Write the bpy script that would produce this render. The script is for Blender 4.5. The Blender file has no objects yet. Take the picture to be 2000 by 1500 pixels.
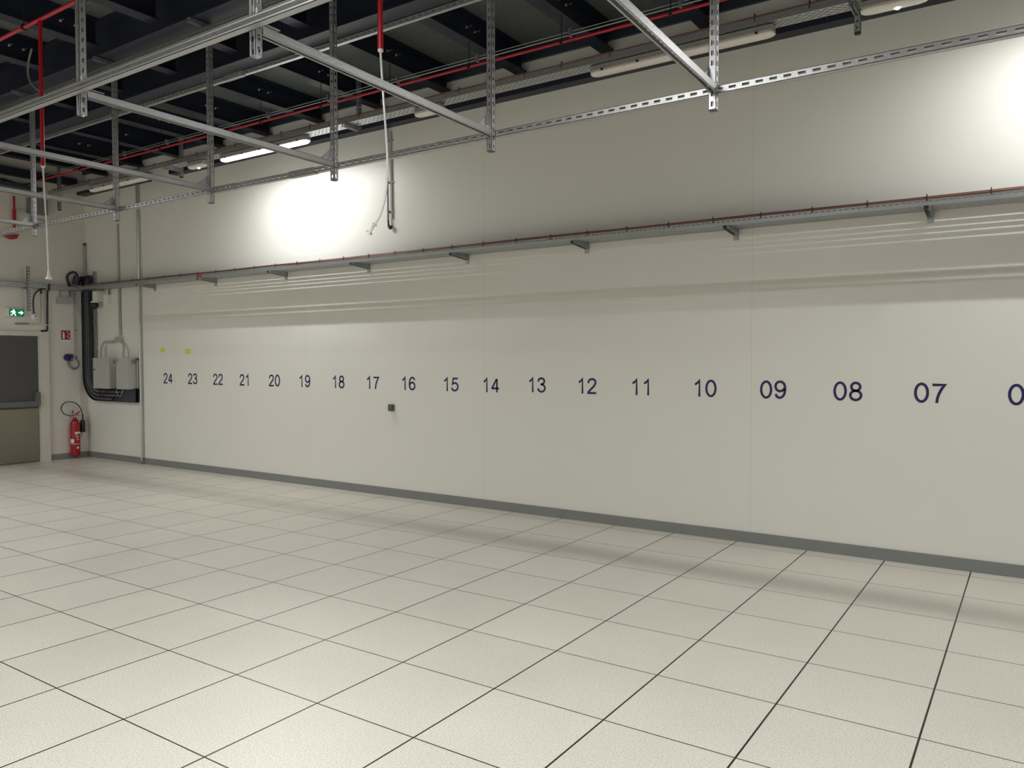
import bpy, math, random
from mathutils import Vector, Matrix, Euler
random.seed(7)
S = bpy.context.scene
C = S.collection

# ---------------------------------------------------------------- camera
cam_data = bpy.data.cameras.new('camera')
cam = bpy.data.objects.new('camera', cam_data); C.objects.link(cam)
yaw, pitch, roll = 0.592849788, -0.0307206732, -0.000850658704
fw = Vector((-math.sin(yaw)*math.cos(pitch), math.cos(yaw)*math.cos(pitch), math.sin(pitch)))
rt = Vector((math.cos(yaw), math.sin(yaw), 0)); up = rt.cross(fw)
r2 = rt*math.cos(roll)+up*math.sin(roll); u2 = -rt*math.sin(roll)+up*math.cos(roll)
cam.matrix_world = Matrix(((r2.x, u2.x, -fw.x, 0.39003), (r2.y, u2.y, -fw.y, -7.29242), (r2.z, u2.z, -fw.z, 1.61791), (0, 0, 0, 1)))
cam_data.sensor_width = 36; cam_data.lens = 1520.48/2000*36; cam_data.clip_start = 0.02; cam_data.clip_end = 100
S.camera = cam

# ---------------------------------------------------------------- world, view
w = bpy.data.worlds.new('world'); S.world = w; w.use_nodes = True
w.node_tree.nodes['Background'].inputs[0].default_value = (0.5, 0.52, 0.55, 1)
w.node_tree.nodes['Background'].inputs[1].default_value = 0.02
S.view_settings.view_transform = 'Standard'; S.view_settings.look = 'None'
S.view_settings.gamma = 1; S.view_settings.use_curve_mapping = False
S.view_settings.exposure = -0.18
S.cycles.max_bounces = 8; S.cycles.diffuse_bounces = 5; S.cycles.caustics_reflective = False
S.cycles.use_denoising = True

LAMP = 9.0           # glow of the lit diffusers
LAMP_W = 110.0       # watts of each lit lamp, thrown downwards by its lens

# ---------------------------------------------------------------- dimensions
WY = -0.4352         # face of the numbered wall
LX = -12.82          # face of the left (door) wall
RX = 6.0; FY = -13.0
DECK = 4.86; JZ = 4.60

# ---------------------------------------------------------------- materials
def srgb(r, g, b):
    f = lambda c: (c/255/12.92) if c/255 <= 0.04045 else ((c/255+0.055)/1.055)**2.4
    return (f(r), f(g), f(b), 1)
def mat(name, col, rough=0.5, metal=0.0, var=0.06, scale=8.0, bump=0.0, bscale=60.0, emis=None, es=0, spec=0.5):
    m = bpy.data.materials.new(name); m.use_nodes = True
    nt = m.node_tree; b = nt.nodes['Principled BSDF']; L = nt.links
    tc = nt.nodes.new('ShaderNodeTexCoord'); n = nt.nodes.new('ShaderNodeTexNoise')
    n.inputs['Scale'].default_value = scale; n.inputs['Detail'].default_value = 4
    L.new(tc.outputs['Object'], n.inputs['Vector'])
    mx = nt.nodes.new('ShaderNodeMix'); mx.data_type = 'RGBA'
    mx.inputs[6].default_value = tuple(c*(1-var) for c in col[:3])+(1,)
    mx.inputs[7].default_value = tuple(min(1, c*(1+var)) for c in col[:3])+(1,)
    L.new(n.outputs['Fac'], mx.inputs[0]); L.new(mx.outputs[2], b.inputs['Base Color'])
    b.inputs['Roughness'].default_value = rough; b.inputs['Metallic'].default_value = metal
    b.inputs['Specular IOR Level'].default_value = spec
    if bump:
        n2 = nt.nodes.new('ShaderNodeTexNoise'); n2.inputs['Scale'].default_value = bscale
        L.new(tc.outputs['Object'], n2.inputs['Vector'])
        bp = nt.nodes.new('ShaderNodeBump'); bp.inputs['Strength'].default_value = bump; bp.inputs['Distance'].default_value = 0.01
        L.new(n2.outputs['Fac'], bp.inputs['Height']); L.new(bp.outputs['Normal'], b.inputs['Normal'])
    if emis:
        b.inputs['Emission Color'].default_value = emis; b.inputs['Emission Strength'].default_value = es
    return m

def wall_mat(name, col, seams):
    m = mat(name, col, 0.42, 0, 0.025, 1.2, 0.05, 250, spec=0.35)
    nt = m.node_tree; L = nt.links; b = nt.nodes['Principled BSDF']
    src = b.inputs['Base Color'].links[0].from_socket
    if seams:
        g = nt.nodes.new('ShaderNodeNewGeometry'); sp = nt.nodes.new('ShaderNodeSeparateXYZ'); L.new(g.outputs['Position'], sp.inputs[0])
        prev = None
        for x in seams:
            c = nt.nodes.new('ShaderNodeMath'); c.operation = 'COMPARE'; c.inputs[1].default_value = x; c.inputs[2].default_value = 0.0025
            L.new(sp.outputs['X'], c.inputs[0])
            if prev is None: prev = c.outputs[0]
            else:
                a = nt.nodes.new('ShaderNodeMath'); a.operation = 'MAXIMUM'; L.new(prev, a.inputs[0]); L.new(c.outputs[0], a.inputs[1]); prev = a.outputs[0]
        mx = nt.nodes.new('ShaderNodeMix'); mx.data_type = 'RGBA'
        L.new(prev, mx.inputs[0]); L.new(src, mx.inputs[6]); mx.inputs[7].default_value = tuple(c*0.84 for c in col[:3])+(1,)
        L.new(mx.outputs[2], b.inputs['Base Color'])
    return m

def floor_mat():
    m = bpy.data.materials.new('speckled_raised_floor_tile'); m.use_nodes = True
    nt = m.node_tree; L = nt.links; b = nt.nodes['Principled BSDF']
    g = nt.nodes.new('ShaderNodeNewGeometry'); sp = nt.nodes.new('ShaderNodeSeparateXYZ'); L.new(g.outputs['Position'], sp.inputs[0])
    def M(op, a, bb=None, c=None):
        n = nt.nodes.new('ShaderNodeMath'); n.operation = op
        for i, v in enumerate((a, bb, c)):
            if v is None: continue
            if isinstance(v, (int, float)): n.inputs[i].default_value = v
            else: L.new(v, n.inputs[i])
        return n.outputs[0]
    lines = []; ids = []
    for ax, half in (('X', 0.0044), ('Y', 0.0033)):
        t = M('DIVIDE', sp.outputs[ax], 0.6)
        r = M('ROUND', t); d = M('ABSOLUTE', M('SUBTRACT', t, r)); d = M('MULTIPLY', d, 0.6)
        lines.append(M('LESS_THAN', d, half)); ids.append(M('FLOOR', t))
    line = M('MAXIMUM', lines[0], lines[1])
    cmb = nt.nodes.new('ShaderNodeCombineXYZ'); L.new(ids[0], cmb.inputs[0]); L.new(ids[1], cmb.inputs[1])
    wn = nt.nodes.new('ShaderNodeTexWhiteNoise'); wn.noise_dimensions = '3D'; L.new(cmb.outputs[0], wn.inputs['Vector'])
    n1 = nt.nodes.new('ShaderNodeTexNoise'); n1.inputs['Scale'].default_value = 130; n1.inputs['Detail'].default_value = 3; L.new(g.outputs['Position'], n1.inputs['Vector'])
    r1 = nt.nodes.new('ShaderNodeValToRGB'); r1.color_ramp.elements[0].position = 0.36; r1.color_ramp.elements[1].position = 0.52
    r1.color_ramp.elements[0].color = srgb(194, 190, 176); r1.color_ramp.elements[1].color = srgb(220, 216, 204)
    L.new(n1.outputs['Fac'], r1.inputs[0])
    n2 = nt.nodes.new('ShaderNodeTexNoise'); n2.inputs['Scale'].default_value = 1.6; n2.inputs['Detail'].default_value = 5; L.new(g.outputs['Position'], n2.inputs['Vector'])
    k = M('ADD', M('MULTIPLY', wn.outputs['Value'], 0.05), M('MULTIPLY', n2.outputs['Fac'], 0.14)); k = M('ADD', k, 0.89)
    vm = nt.nodes.new('ShaderNodeVectorMath'); vm.operation = 'SCALE'; L.new(r1.outputs[0], vm.inputs[0]); L.new(k, vm.inputs['Scale'])
    mx = nt.nodes.new('ShaderNodeMix'); mx.data_type = 'RGBA'; L.new(line, mx.inputs[0]); L.new(vm.outputs[0], mx.inputs[6]); mx.inputs[7].default_value = srgb(24, 18, 21)
    L.new(mx.outputs[2], b.inputs['Base Color'])
    ro = M('ADD', M('MULTIPLY', n2.outputs['Fac'], 0.12), 0.30); L.new(ro, b.inputs['Roughness'])
    b.inputs['Specular IOR Level'].default_value = 0.4
    return m

W_WHITE = wall_mat('white_insulated_wall_panel', srgb(224, 225, 218), (-1.69, -4.59, -7.44, -10.33))
W_LEFT = wall_mat('white_painted_wall', srgb(218, 214, 206), ())
FLOOR = floor_mat()
DECKM = mat('grey_green_deck_board', srgb(88, 94, 94), 0.8, 0, 0.25, 25, 0.3, 40)
NAVY = mat('dark_navy_painted_steel', srgb(30, 34, 50), 0.45, 0, 0.12, 3)
FLANGE = mat('grey_navy_painted_steel', srgb(52, 57, 70), 0.45, 0, 0.10, 3)
GREYB = mat('grey_skirting_vinyl', srgb(126, 129, 127), 0.5)
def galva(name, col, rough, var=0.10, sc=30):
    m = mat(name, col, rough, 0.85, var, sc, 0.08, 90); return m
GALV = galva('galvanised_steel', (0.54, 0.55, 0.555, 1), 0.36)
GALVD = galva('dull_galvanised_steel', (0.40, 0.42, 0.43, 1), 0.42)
STEEL = galva('zinc_plated_bolt', (0.75, 0.75, 0.75, 1), 0.25)
BLACK = mat('black_rubber', (0.012, 0.012, 0.016, 1), 0.5)
DARKB = mat('dark_blue_black_cable', (0.018, 0.022, 0.04, 1), 0.45)
DARKT = mat('dark_coated_tray', (0.055, 0.065, 0.08, 1), 0.45, 0.3)
RED = mat('red_pipe_paint', srgb(164, 20, 34), 0.35)
REDX = mat('red_extinguisher_paint', srgb(158, 24, 38), 0.25)
REDS = mat('red_sign_paint', srgb(150, 28, 44), 0.4)
COPPER = mat('copper_cable', srgb(142, 98, 80), 0.4, 0.5)
BROWN = mat('brown_cable', srgb(96, 66, 58), 0.5)
GCAB = mat('grey_cable', srgb(120, 120, 118), 0.5)
WHITEP = mat('white_plastic', srgb(225, 225, 220), 0.4)
TUBE = mat('clear_capillary_tube', srgb(214, 216, 214), 0.15)
GREYP = mat('light_grey_plastic', srgb(168, 168, 164), 0.45)
CABM = mat('light_grey_enclosure_paint', srgb(176, 178, 172), 0.4)
VENT = mat('grey_vent', srgb(120, 122, 120), 0.6)
LAMPB = mat('grey_lamp_housing', srgb(150, 149, 144), 0.45)
DIFF_OFF = mat('frosted_diffuser_off', srgb(226, 222, 214), 0.3)
DIFF_ON = mat('frosted_diffuser_lit', (0.9, 0.9, 0.9, 1), 0.4, emis=(1.0, 0.985, 0.975, 1), es=LAMP)
LED = mat('small_led_lit', (0.9, 0.9, 0.9, 1), 0.4, emis=(0.8, 1.0, 0.95, 1), es=12)
GREEN = mat('green_backlit_sign', srgb(0, 110, 70), 0.4, emis=srgb(0, 120, 78), es=0.5)
GWHITE = mat('white_backlit_pictogram', (0.9, 0.9, 0.9, 1), 0.4, emis=(0.72, 1.0, 0.88, 1), es=1.6)
DOORD = mat('charcoal_door_paint', srgb(76, 76, 77), 0.45)
DOORS = mat('brushed_steel_kick_plate', (0.27, 0.25, 0.20, 1), 0.32, 0.75, 0.05, 4)
DOORB = mat('grey_push_bar', srgb(100, 102, 102), 0.4)
FRAME = mat('white_door_frame_paint', srgb(205, 202, 192), 0.4)
INK = mat('dark_blue_vinyl', srgb(16, 14, 78), 0.5)
YEL = mat('yellow_paper', srgb(222, 208, 84), 0.7)
BLUE = mat('blue_plastic', srgb(24, 38, 92), 0.35)
DGREY = mat('dark_grey_plastic', srgb(84, 88, 88), 0.5)

# ---------------------------------------------------------------- mesh builder
class MB:
    def __init__(self): self.v = []; self.f = []; self.s = []
    def add(self, vs, fs, smooth=False):
        o = len(self.v); self.v += [tuple(x) for x in vs]
        for f in fs: self.f.append(tuple(o+i for i in f)); self.s.append(smooth)
        return self
    def box(self, x0, x1, y0, y1, z0, z1):
        x0, x1 = min(x0, x1), max(x0, x1); y0, y1 = min(y0, y1), max(y0, y1); z0, z1 = min(z0, z1), max(z0, z1)
        return self.add([(x0, y0, z0), (x1, y0, z0), (x1, y1, z0), (x0, y1, z0), (x0, y0, z1), (x1, y0, z1), (x1, y1, z1), (x0, y1, z1)],
                        [(0, 3, 2, 1), (4, 5, 6, 7), (0, 1, 5, 4), (1, 2, 6, 5), (2, 3, 7, 6), (3, 0, 4, 7)])
    def fbox(self, o, A, O, B, a0, a1, o0, o1, b0, b1):          # box in a local frame (axis, open dir, side)
        P = lambda a, q, b: o+A*a+O*q+B*b
        return self.add([P(a0, o0, b0), P(a1, o0, b0), P(a1, o1, b0), P(a0, o1, b0), P(a0, o0, b1), P(a1, o0, b1), P(a1, o1, b1), P(a0, o1, b1)],
                        [(0, 3, 2, 1), (4, 5, 6, 7), (0, 1, 5, 4), (1, 2, 6, 5), (2, 3, 7, 6), (3, 0, 4, 7)])
    def tube(self, pts, r, n=10, cap=True):
        pts = [Vector(p) for p in pts]; N = len(pts); vs = []; fs = []
        t0 = (pts[1]-pts[0]).normalized(); ref = Vector((0, 0, 1)) if abs(t0.z) < 0.9 else Vector((1, 0, 0))
        u = t0.cross(ref).normalized()
        for i, p in enumerate(pts):
            t = ((pts[min(i+1, N-1)]-p).normalized()+(p-pts[max(i-1, 0)]).normalized())
            t = t.normalized() if t.length > 1e-6 else t0
            u = (u-t*u.dot(t)).normalized(); vv = t.cross(u)
            rr = r[i] if isinstance(r, (list, tuple)) else r
            for k in range(n):
                a = 2*math.pi*k/n; vs.append(p+u*(rr*math.cos(a))+vv*(rr*math.sin(a)))
        for i in range(N-1):
            for k in range(n):
                a = i*n+k; b = i*n+(k+1) % n; fs.append((a, b, b+n, a+n))
        self.add(vs, fs, True)
        if cap:
            self.add(vs[:n], [tuple(range(n-1, -1, -1))]); self.add(vs[-n:], [tuple(range(n))])
        return self
    def prism(self, poly, axis, a0, a1):                         # polygon in the plane across axis, extruded from a0 to a1
        def P(q, a):
            return {'x': (a, q[0], q[1]), 'y': (q[0], a, q[1]), 'z': (q[0], q[1], a)}[axis]
        n = len(poly); vs = [P(q, a0) for q in poly]+[P(q, a1) for q in poly]
        fs = [tuple(range(n-1, -1, -1)), tuple(range(n, 2*n))]+[(i, (i+1) % n, (i+1) % n+n, i+n) for i in range(n)]
        return self.add(vs, fs)
    def lathe(self, c, prof, n=24):                              # (radius, z) profile about a vertical axis at c
        vs = []; fs = []
        for r, z in prof:
            for k in range(n):
                a = 2*math.pi*k/n; vs.append((c[0]+r*math.cos(a), c[1]+r*math.sin(a), c[2]+z))
        for i in range(len(prof)-1):
            for k in range(n):
                a = i*n+k; b = i*n+(k+1) % n; fs.append((a, b, b+n, a+n))
        self.add(vs, fs, True)
        self.add(vs[:n], [tuple(range(n-1, -1, -1))]); self.add(vs[-n:], [tuple(range(n))])
        return self
    def build(self, name, m, parent=None):
        me = bpy.data.meshes.new(name); me.from_pydata(self.v, [], self.f); me.materials.append(m)
        for p, s in zip(me.polygons, self.s): p.use_smooth = s
        me.update()
        o = bpy.data.objects.new(name, me); C.objects.link(o)
        if parent is not None:
            o.parent = parent; o.matrix_parent_inverse = Matrix.Translation(parent.location).inverted() if False else Matrix()
            o.location = -Vector(parent.location)                # meshes are drawn in world coordinates
            if parent.parent is not None: o.location = Vector((0, 0, 0))
        return o

def tag(o, label, cat, group=None, kind=None):
    o['label'] = label; o['category'] = cat
    if group: o['group'] = group
    if kind: o['kind'] = kind
    return o
def thing(name, loc, label, cat, group=None):
    o = bpy.data.objects.new(name, None); C.objects.link(o); o.location = loc; o.empty_display_size = 0.1
    return tag(o, label, cat, group)
def struct(o, label=None):
    o['kind'] = 'structure'
    if label: o['label'] = label
    return o
def lab(o, t): o['label'] = t; return o
def copy_tree(src, delta, label, group=None):
    r = src.copy(); C.objects.link(r); r.location = Vector(src.location)+Vector(delta); r['label'] = label
    if group: r['group'] = group
    for ch in list(src.children):
        c = ch.copy(); C.objects.link(c); c.parent = r
        for g in list(ch.children):
            d = g.copy(); C.objects.link(d); d.parent = c
    return r
def arc(c, r, a0, a1, n, plane):
    out = []
    for i in range(n+1):
        a = math.radians(a0+(a1-a0)*i/n); p, q = r*math.cos(a), r*math.sin(a)
        out.append({'yz': (c[0], c[1]+p, c[2]+q), 'xz': (c[0]+p, c[1], c[2]+q), 'xy': (c[0]+p, c[1]+q, c[2])}[plane])
    return out
def smooth(pts, k=6):                                            # Catmull-Rom through points
    P = [Vector(p) for p in pts]; P = [P[0]*2-P[1]]+P+[P[-1]*2-P[-2]]; out = []
    for i in range(1, len(P)-2):
        for j in range(k):
            t = j/k; a, b, c, d = P[i-1], P[i], P[i+1], P[i+2]
            out.append(0.5*((2*b)+(c-a)*t+(2*a-5*b+4*c-d)*t*t+(3*b-a-3*c+d)*t**3))
    out.append(P[-2]); return out

# number painted above which a world x lies (for labels that point)
def over(x):
    n = int(round((0.3-x)/0.6))+6
    return n

# ---------------------------------------------------------------- room shell
struct(MB().box(LX-0.3, RX+0.3, FY-0.3, WY+0.3, -0.2, 0).build('floor', FLOOR), 'raised floor of speckled cream tiles')
struct(MB().box(LX-0.3, RX+0.3, FY-0.3, WY+0.3, DECK, DECK+0.2).build('ceiling', DECKM), 'dark grey green ceiling deck')
struct(MB().box(LX-0.3, RX+0.3, WY, WY+0.3, 0, DECK).build('wall_back', W_WHITE), 'white wall painted with blue numbers')
struct(MB().box(LX-0.3, LX, FY, WY, 0, DECK).build('wall_left', W_LEFT), 'white wall with the exit door')
struct(MB().box(RX, RX+0.3, FY, WY, 0, DECK).build('wall_right', W_LEFT))
struct(MB().box(LX-0.3, RX+0.3, FY-0.3, FY, 0, DECK).build('wall_front', W_LEFT))
struct(MB().box(LX, RX, WY-0.014, WY, 0, 0.095).build('baseboard_back', GREYB), 'grey skirting under the numbered wall')
struct(MB().box(LX, LX+0.014, -1.03, WY-0.014, 0, 0.095).build('baseboard_left', GREYB), 'grey skirting beside the door')
struct(MB().box(LX, LX+0.014, FY, -2.40, 0, 0.095).build('baseboard_left', GREYB))

# ---------------------------------------------------------------- door in the left wall
d = bpy.data.objects.new('door_1', None); C.objects.link(d); d.location = (LX, -1.7, 0); struct(d, 'grey exit door with push bar and steel kick plate')
MB().box(LX, LX+0.045, -1.205, -1.065, 0, 2.075).box(LX, LX+0.045, -2.36, -2.22, 0, 2.075).box(LX, LX+0.045, -2.22, -1.205, 2.005, 2.075).box(LX, LX+0.02, -1.225, -1.205, 0, 2.005).build('door_frame', FRAME, d)
lf = MB().box(LX+0.002, LX+0.028, -2.215, -1.226, 0.012, 2.0).build('door_leaf', DOORD, d)
MB().box(LX+0.028, LX+0.032, -2.20, -1.235, 0.02, 0.86).build('kick_plate', DOORS, lf)
MB().box(LX+0.03, LX+0.075, -2.18, -1.24, 0.885, 0.975).box(LX+0.075, LX+0.083, -2.18, -1.24, 0.90, 0.96).build('push_bar', DOORB, lf)
MB().box(LX+0.028, LX+0.09, -1.29, -1.235, 0.97, 1.115).build('bar_housing', DOORB, lf)

# ---------------------------------------------------------------- numbers on the wall
DIG = {
 '0': [[(0.35+0.275*math.cos(a), 0.5+0.45*math.sin(a)) for a in [2*math.pi*i/28 for i in range(29)]]],
 '1': [[(0.15, 0.72), (0.25, 0.775), (0.35, 0.85), (0.425, 0.955), (0.425, 0.95), (0.425, 0.0)]],
 '2': [[(0.08, 0.68), (0.11, 0.82), (0.2, 0.915), (0.34, 0.95), (0.49, 0.92), (0.585, 0.82), (0.595, 0.69), (0.52, 0.54), (0.36, 0.37), (0.2, 0.23), (0.1, 0.12), (0.075, 0.05), (0.65, 0.05)]],
 '3': [[(0.08, 0.73), (0.13, 0.86), (0.22, 0.93), (0.34, 0.95), (0.48, 0.92), (0.56, 0.83), (0.56, 0.7), (0.48, 0.59), (0.36, 0.545), (0.27, 0.54)], [(0.3, 0.54), (0.46, 0.515), (0.58, 0.42), (0.62, 0.29), (0.57, 0.15), (0.46, 0.07), (0.33, 0.045), (0.19, 0.09), (0.1, 0.17), (0.07, 0.27)]],
 '4': [[(0.51, 0.0), (0.51, 0.93)], [(0.49, 0.94), (0.09, 0.28)], [(0.05, 0.275), (0.68, 0.275)]],
 '5': [[(0.62, 0.92), (0.21, 0.92), (0.125, 0.49), (0.22, 0.57), (0.35, 0.6), (0.49, 0.57), (0.6, 0.46), (0.63, 0.32), (0.58, 0.16), (0.46, 0.07), (0.33, 0.045), (0.19, 0.08), (0.1, 0.16), (0.07, 0.26)]],
 '6': [[(0.6, 0.74), (0.54, 0.87), (0.43, 0.94), (0.32, 0.935), (0.2, 0.86), (0.12, 0.72), (0.09, 0.5), (0.09, 0.33), (0.15, 0.15), (0.26, 0.06), (0.37, 0.045), (0.5, 0.08), (0.59, 0.19), (0.61, 0.32), (0.57, 0.46), (0.46, 0.56), (0.34, 0.575), (0.2, 0.52), (0.12, 0.42)]],
 '7': [[(0.06, 0.905), (0.6, 0.905), (0.47, 0.71), (0.36, 0.48), (0.29, 0.25), (0.26, 0.0)]],
 '8': [[(0.35+0.215*math.cos(a), 0.74+0.21*math.sin(a)) for a in [2*math.pi*i/24 for i in range(25)]], [(0.35+0.265*math.cos(a), 0.29+0.245*math.sin(a)) for a in [2*math.pi*i/24 for i in range(25)]]]}
DIG['9'] = [[(0.7-x, 1-y) for x, y in st] for st in DIG['6']]
def stroke(mb, pts, x0, z0, h, t, y):
    P = [Vector((x0+p[0]*h, z0+p[1]*h)) for p in pts]; P = [p for i, p in enumerate(P) if i == 0 or (p-P[i-1]).length > 0.01*h]
    closed = (P[0]-P[-1]).length < 1e-5; n = len(P); Ls = []; Rs = []
    for i in range(n):
        a = P[i-1] if i > 0 else (P[-2] if closed else None); b = P[i+1] if i < n-1 else (P[1] if closed else None)
        d1 = (P[i]-a).normalized() if a is not None else (b-P[i]).normalized(); d2 = (b-P[i]).normalized() if b is not None else d1
        n1 = Vector((-d1.y, d1.x)); n2 = Vector((-d2.y, d2.x)); m = (n1+n2).normalized(); k = min(1/max(m.dot(n1), 0.35), 1.8)
        Ls.append(P[i]+m*(t/2*k)); Rs.append(P[i]-m*(t/2*k))
    vs = [(p.x, y, p.y) for p in Ls]+[(p.x, y, p.y) for p in Rs]+[(p.x, y+0.001, p.y) for p in Ls]+[(p.x, y+0.001, p.y) for p in Rs]
    fs = []
    for i in range(n-1):
        fs += [(i, i+1, n+i+1, n+i), (2*n+i, 3*n+i, 3*n+i+1, 2*n+i+1), (i, 2*n+i, 2*n+i+1, i+1), (n+i, n+i+1, 3*n+i+1, 3*n+i)]
    mb.add(vs, fs)
NX = {24: -10.505, 23: -9.88, 22: -9.28, 21: -8.68, 20: -8.06, 19: -7.47, 18: -6.85, 17: -6.26, 16: -5.69, 15: -5.06, 14: -4.51, 13: -3.92, 12: -3.33, 11: -2.74, 10: -2.115, 9: -1.5, 8: -0.895, 7: -0.295, 6: 0.33}
NOTE = {24: 'leftmost of the row', 6: 'cut by the right edge of the photo', 16: 'above right of the small grey box', 17: 'above left of the small grey box'}
for n, x in NX.items():
    s = '%02d' % n; h = 0.155; z0 = 1.270+(0.012 if n < 14 else 0.0); mb = MB(); wd = 0.7*h*2+0.076*h
    for k, ch in enumerate(s):
        for st in DIG[ch]: stroke(mb, st, x-wd/2+k*0.776*h, z0, h, 0.132*h, WY-0.0015-0.0003*k)
    tag(mb.build('wall_number', INK), 'dark blue number %s on the white wall%s' % (s, ', '+NOTE[n] if n in NOTE else ''), 'number', 'blue numbers along the wall')
# yellow notes
a = 0.15
tag(MB().prism([(-10.70, 1.745), (-10.60, 1.735), (-10.575, 1.81), (-10.63, 1.80), (-10.69, 1.785)], 'y', WY-0.004, WY-0.0005).build('sticky_note', YEL), 'torn yellow sticky note above number 24', 'note', 'yellow notes on the wall')
tag(MB().prism([(-10.045, 1.712), (-9.925, 1.708), (-9.92, 1.785), (-10.04, 1.79)], 'y', WY-0.004, WY-0.0005).build('sticky_note', YEL), 'square yellow sticky note above number 23', 'note', 'yellow notes on the wall')
# small grey box
t = thing('wall_box', (-5.94, WY, 1.02), 'small dark grey box on the wall below numbers 17 and 16', 'box')
MB().prism([(-5.972, 1.015), (-5.918, 1.015), (-5.910, 1.023), (-5.910, 1.087), (-5.918, 1.095), (-5.972, 1.095), (-5.980, 1.087), (-5.980, 1.023)], 'y', WY-0.036, WY-0.001).build('body', DGREY, t)
MB().box(-5.970, -5.920, WY-0.040, WY-0.036, 1.028, 1.082).build('cover', DGREY, t)

# ---------------------------------------------------------------- steel ceiling frame
def ibeam(mb, axis, c, z0, z1, fwid, a0, a1, t=0.012):
    if axis == 'x':
        mb.box(a0, a1, c-fwid/2, c+fwid/2, z0, z0+t).box(a0, a1, c-fwid/2, c+fwid/2, z1-t, z1).box(a0, a1, c-0.006, c+0.006, z0+t, z1-t)
    else:
        mb.box(c-fwid/2, c+fwid/2, a0, a1, z0, z0+t).box(c-fwid/2, c+fwid/2, a0, a1, z1-t, z1).box(c-0.006, c+0.006, a0, a1, z0+t, z1-t)
    return mb
B1 = (-2.44, -2.25); B2 = (-3.27, -3.08)      # y ranges of the two main beams
b = ibeam(MB(), 'x', sum(B1)/2, 4.52, DECK-0.001, B1[1]-B1[0], LX+0.002, RX-0.002).build('main_beam', NAVY)
tag(b, 'dark navy main ceiling beam nearer the numbered wall, slotted rail under it', 'beam', 'main ceiling beams')
b = ibeam(MB(), 'x', sum(B2)/2, 4.52, DECK-0.001, B2[1]-B2[0], LX+0.002, RX-0.002).build('main_beam', NAVY)
tag(b, 'dark navy main ceiling beam farther from the numbered wall, hanging posts under it', 'beam', 'main ceiling beams')
B3 = (-7.6, -7.41)
spans = [(WY-0.001, B1[1], 'the length next to the wall'), (B1[0], B2[1], 'between the two main beams'), (B2[0], FY+0.01, 'the long room side length')]
for k in range(-3, 13):
    cx = -0.11-k
    for a1, a0, ph in spans:
        t = thing('ceiling_joist', (cx, (a0+a1)/2, JZ), '', 'joist', 'navy ceiling joists')
        n = over(cx)
        nm = 'above number %02d' % n
        if n < 6: nm = {-1: 'just past the right edge', -2: 'farther past the right edge', -3: 'farthest past the right edge'}[k]
        if n > 24: nm = 'over the grey cabinets' if cx > -11.7 else 'nearest the door wall'
        t['label'] = 'navy ceiling joist %s, %s' % (nm, ph)
        ibeam(MB(), 'y', cx, JZ, DECK-0.001, 0.14, a0+0.001, a1-0.001).build('joist_section', NAVY, t)
        # bolt pair where the photo shows them
        ys = {0: (-1.40, -1.27), 2: (-3.60, -3.47)}.get(spans.index((a1, a0, ph)))
        if ys:
            for yy in ys:
                MB().tube([(cx+0.004, yy, 4.735), (cx+0.075, yy, 4.735)], 0.006, 8).tube([(cx+0.012, yy, 4.735), (cx+0.022, yy, 4.735)], 0.016, 6).build('bolt', STEEL, t)
# edge beam along wall top, ledgers
tag(MB().box(LX+0.001, RX-0.001, WY-0.16, WY-0.002, 4.705, 4.745).build('edge_angle', FLANGE) if False else MB().box(LX+0.001, RX-0.001, WY-0.002-0.03, WY-0.001, 4.70, DECK-0.001).build('edge_angle', FLANGE), 'thin dark steel angle where the numbered wall meets the ceiling', 'angle')
def ledger(x0, x1, label):
    t = thing('wall_ledger', ((x0+x1)/2, WY-0.07, 4.345), label, 'beam', 'navy ledgers along the wall top')
    MB().box(x0, x1, WY-0.014, WY-0.002, 4.357, 4.49).box(x0, x1, WY-0.135, WY-0.002, 4.345, 4.357).box(x0, x1, WY-0.135, WY-0.002, 4.488, 4.50).box(x0, x1, WY-0.135, WY-0.127, 4.357, 4.49).build('ledger_channel', NAVY, t)
    for q in (-1.06, -4.07, -7.07):
        if x0 < q < x1:
            MB().box(q-0.004, q+0.004, WY-0.142, WY-0.135, 4.357, 4.488).build('splice_joint', FLANGE, t)
            for sg in (-1, 1): MB().tube([(q+sg*0.11, WY-0.135, 4.425), (q+sg*0.11, WY-0.155, 4.425)], 0.013, 8).build('bolt', STEEL, t)
    return t
ledger(-10.20, RX-0.01, 'long dark navy steel ledger along the wall top above the numbers')
ledger(LX+0.01, -10.85, 'short dark navy steel ledger at the wall top near the corner')

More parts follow.
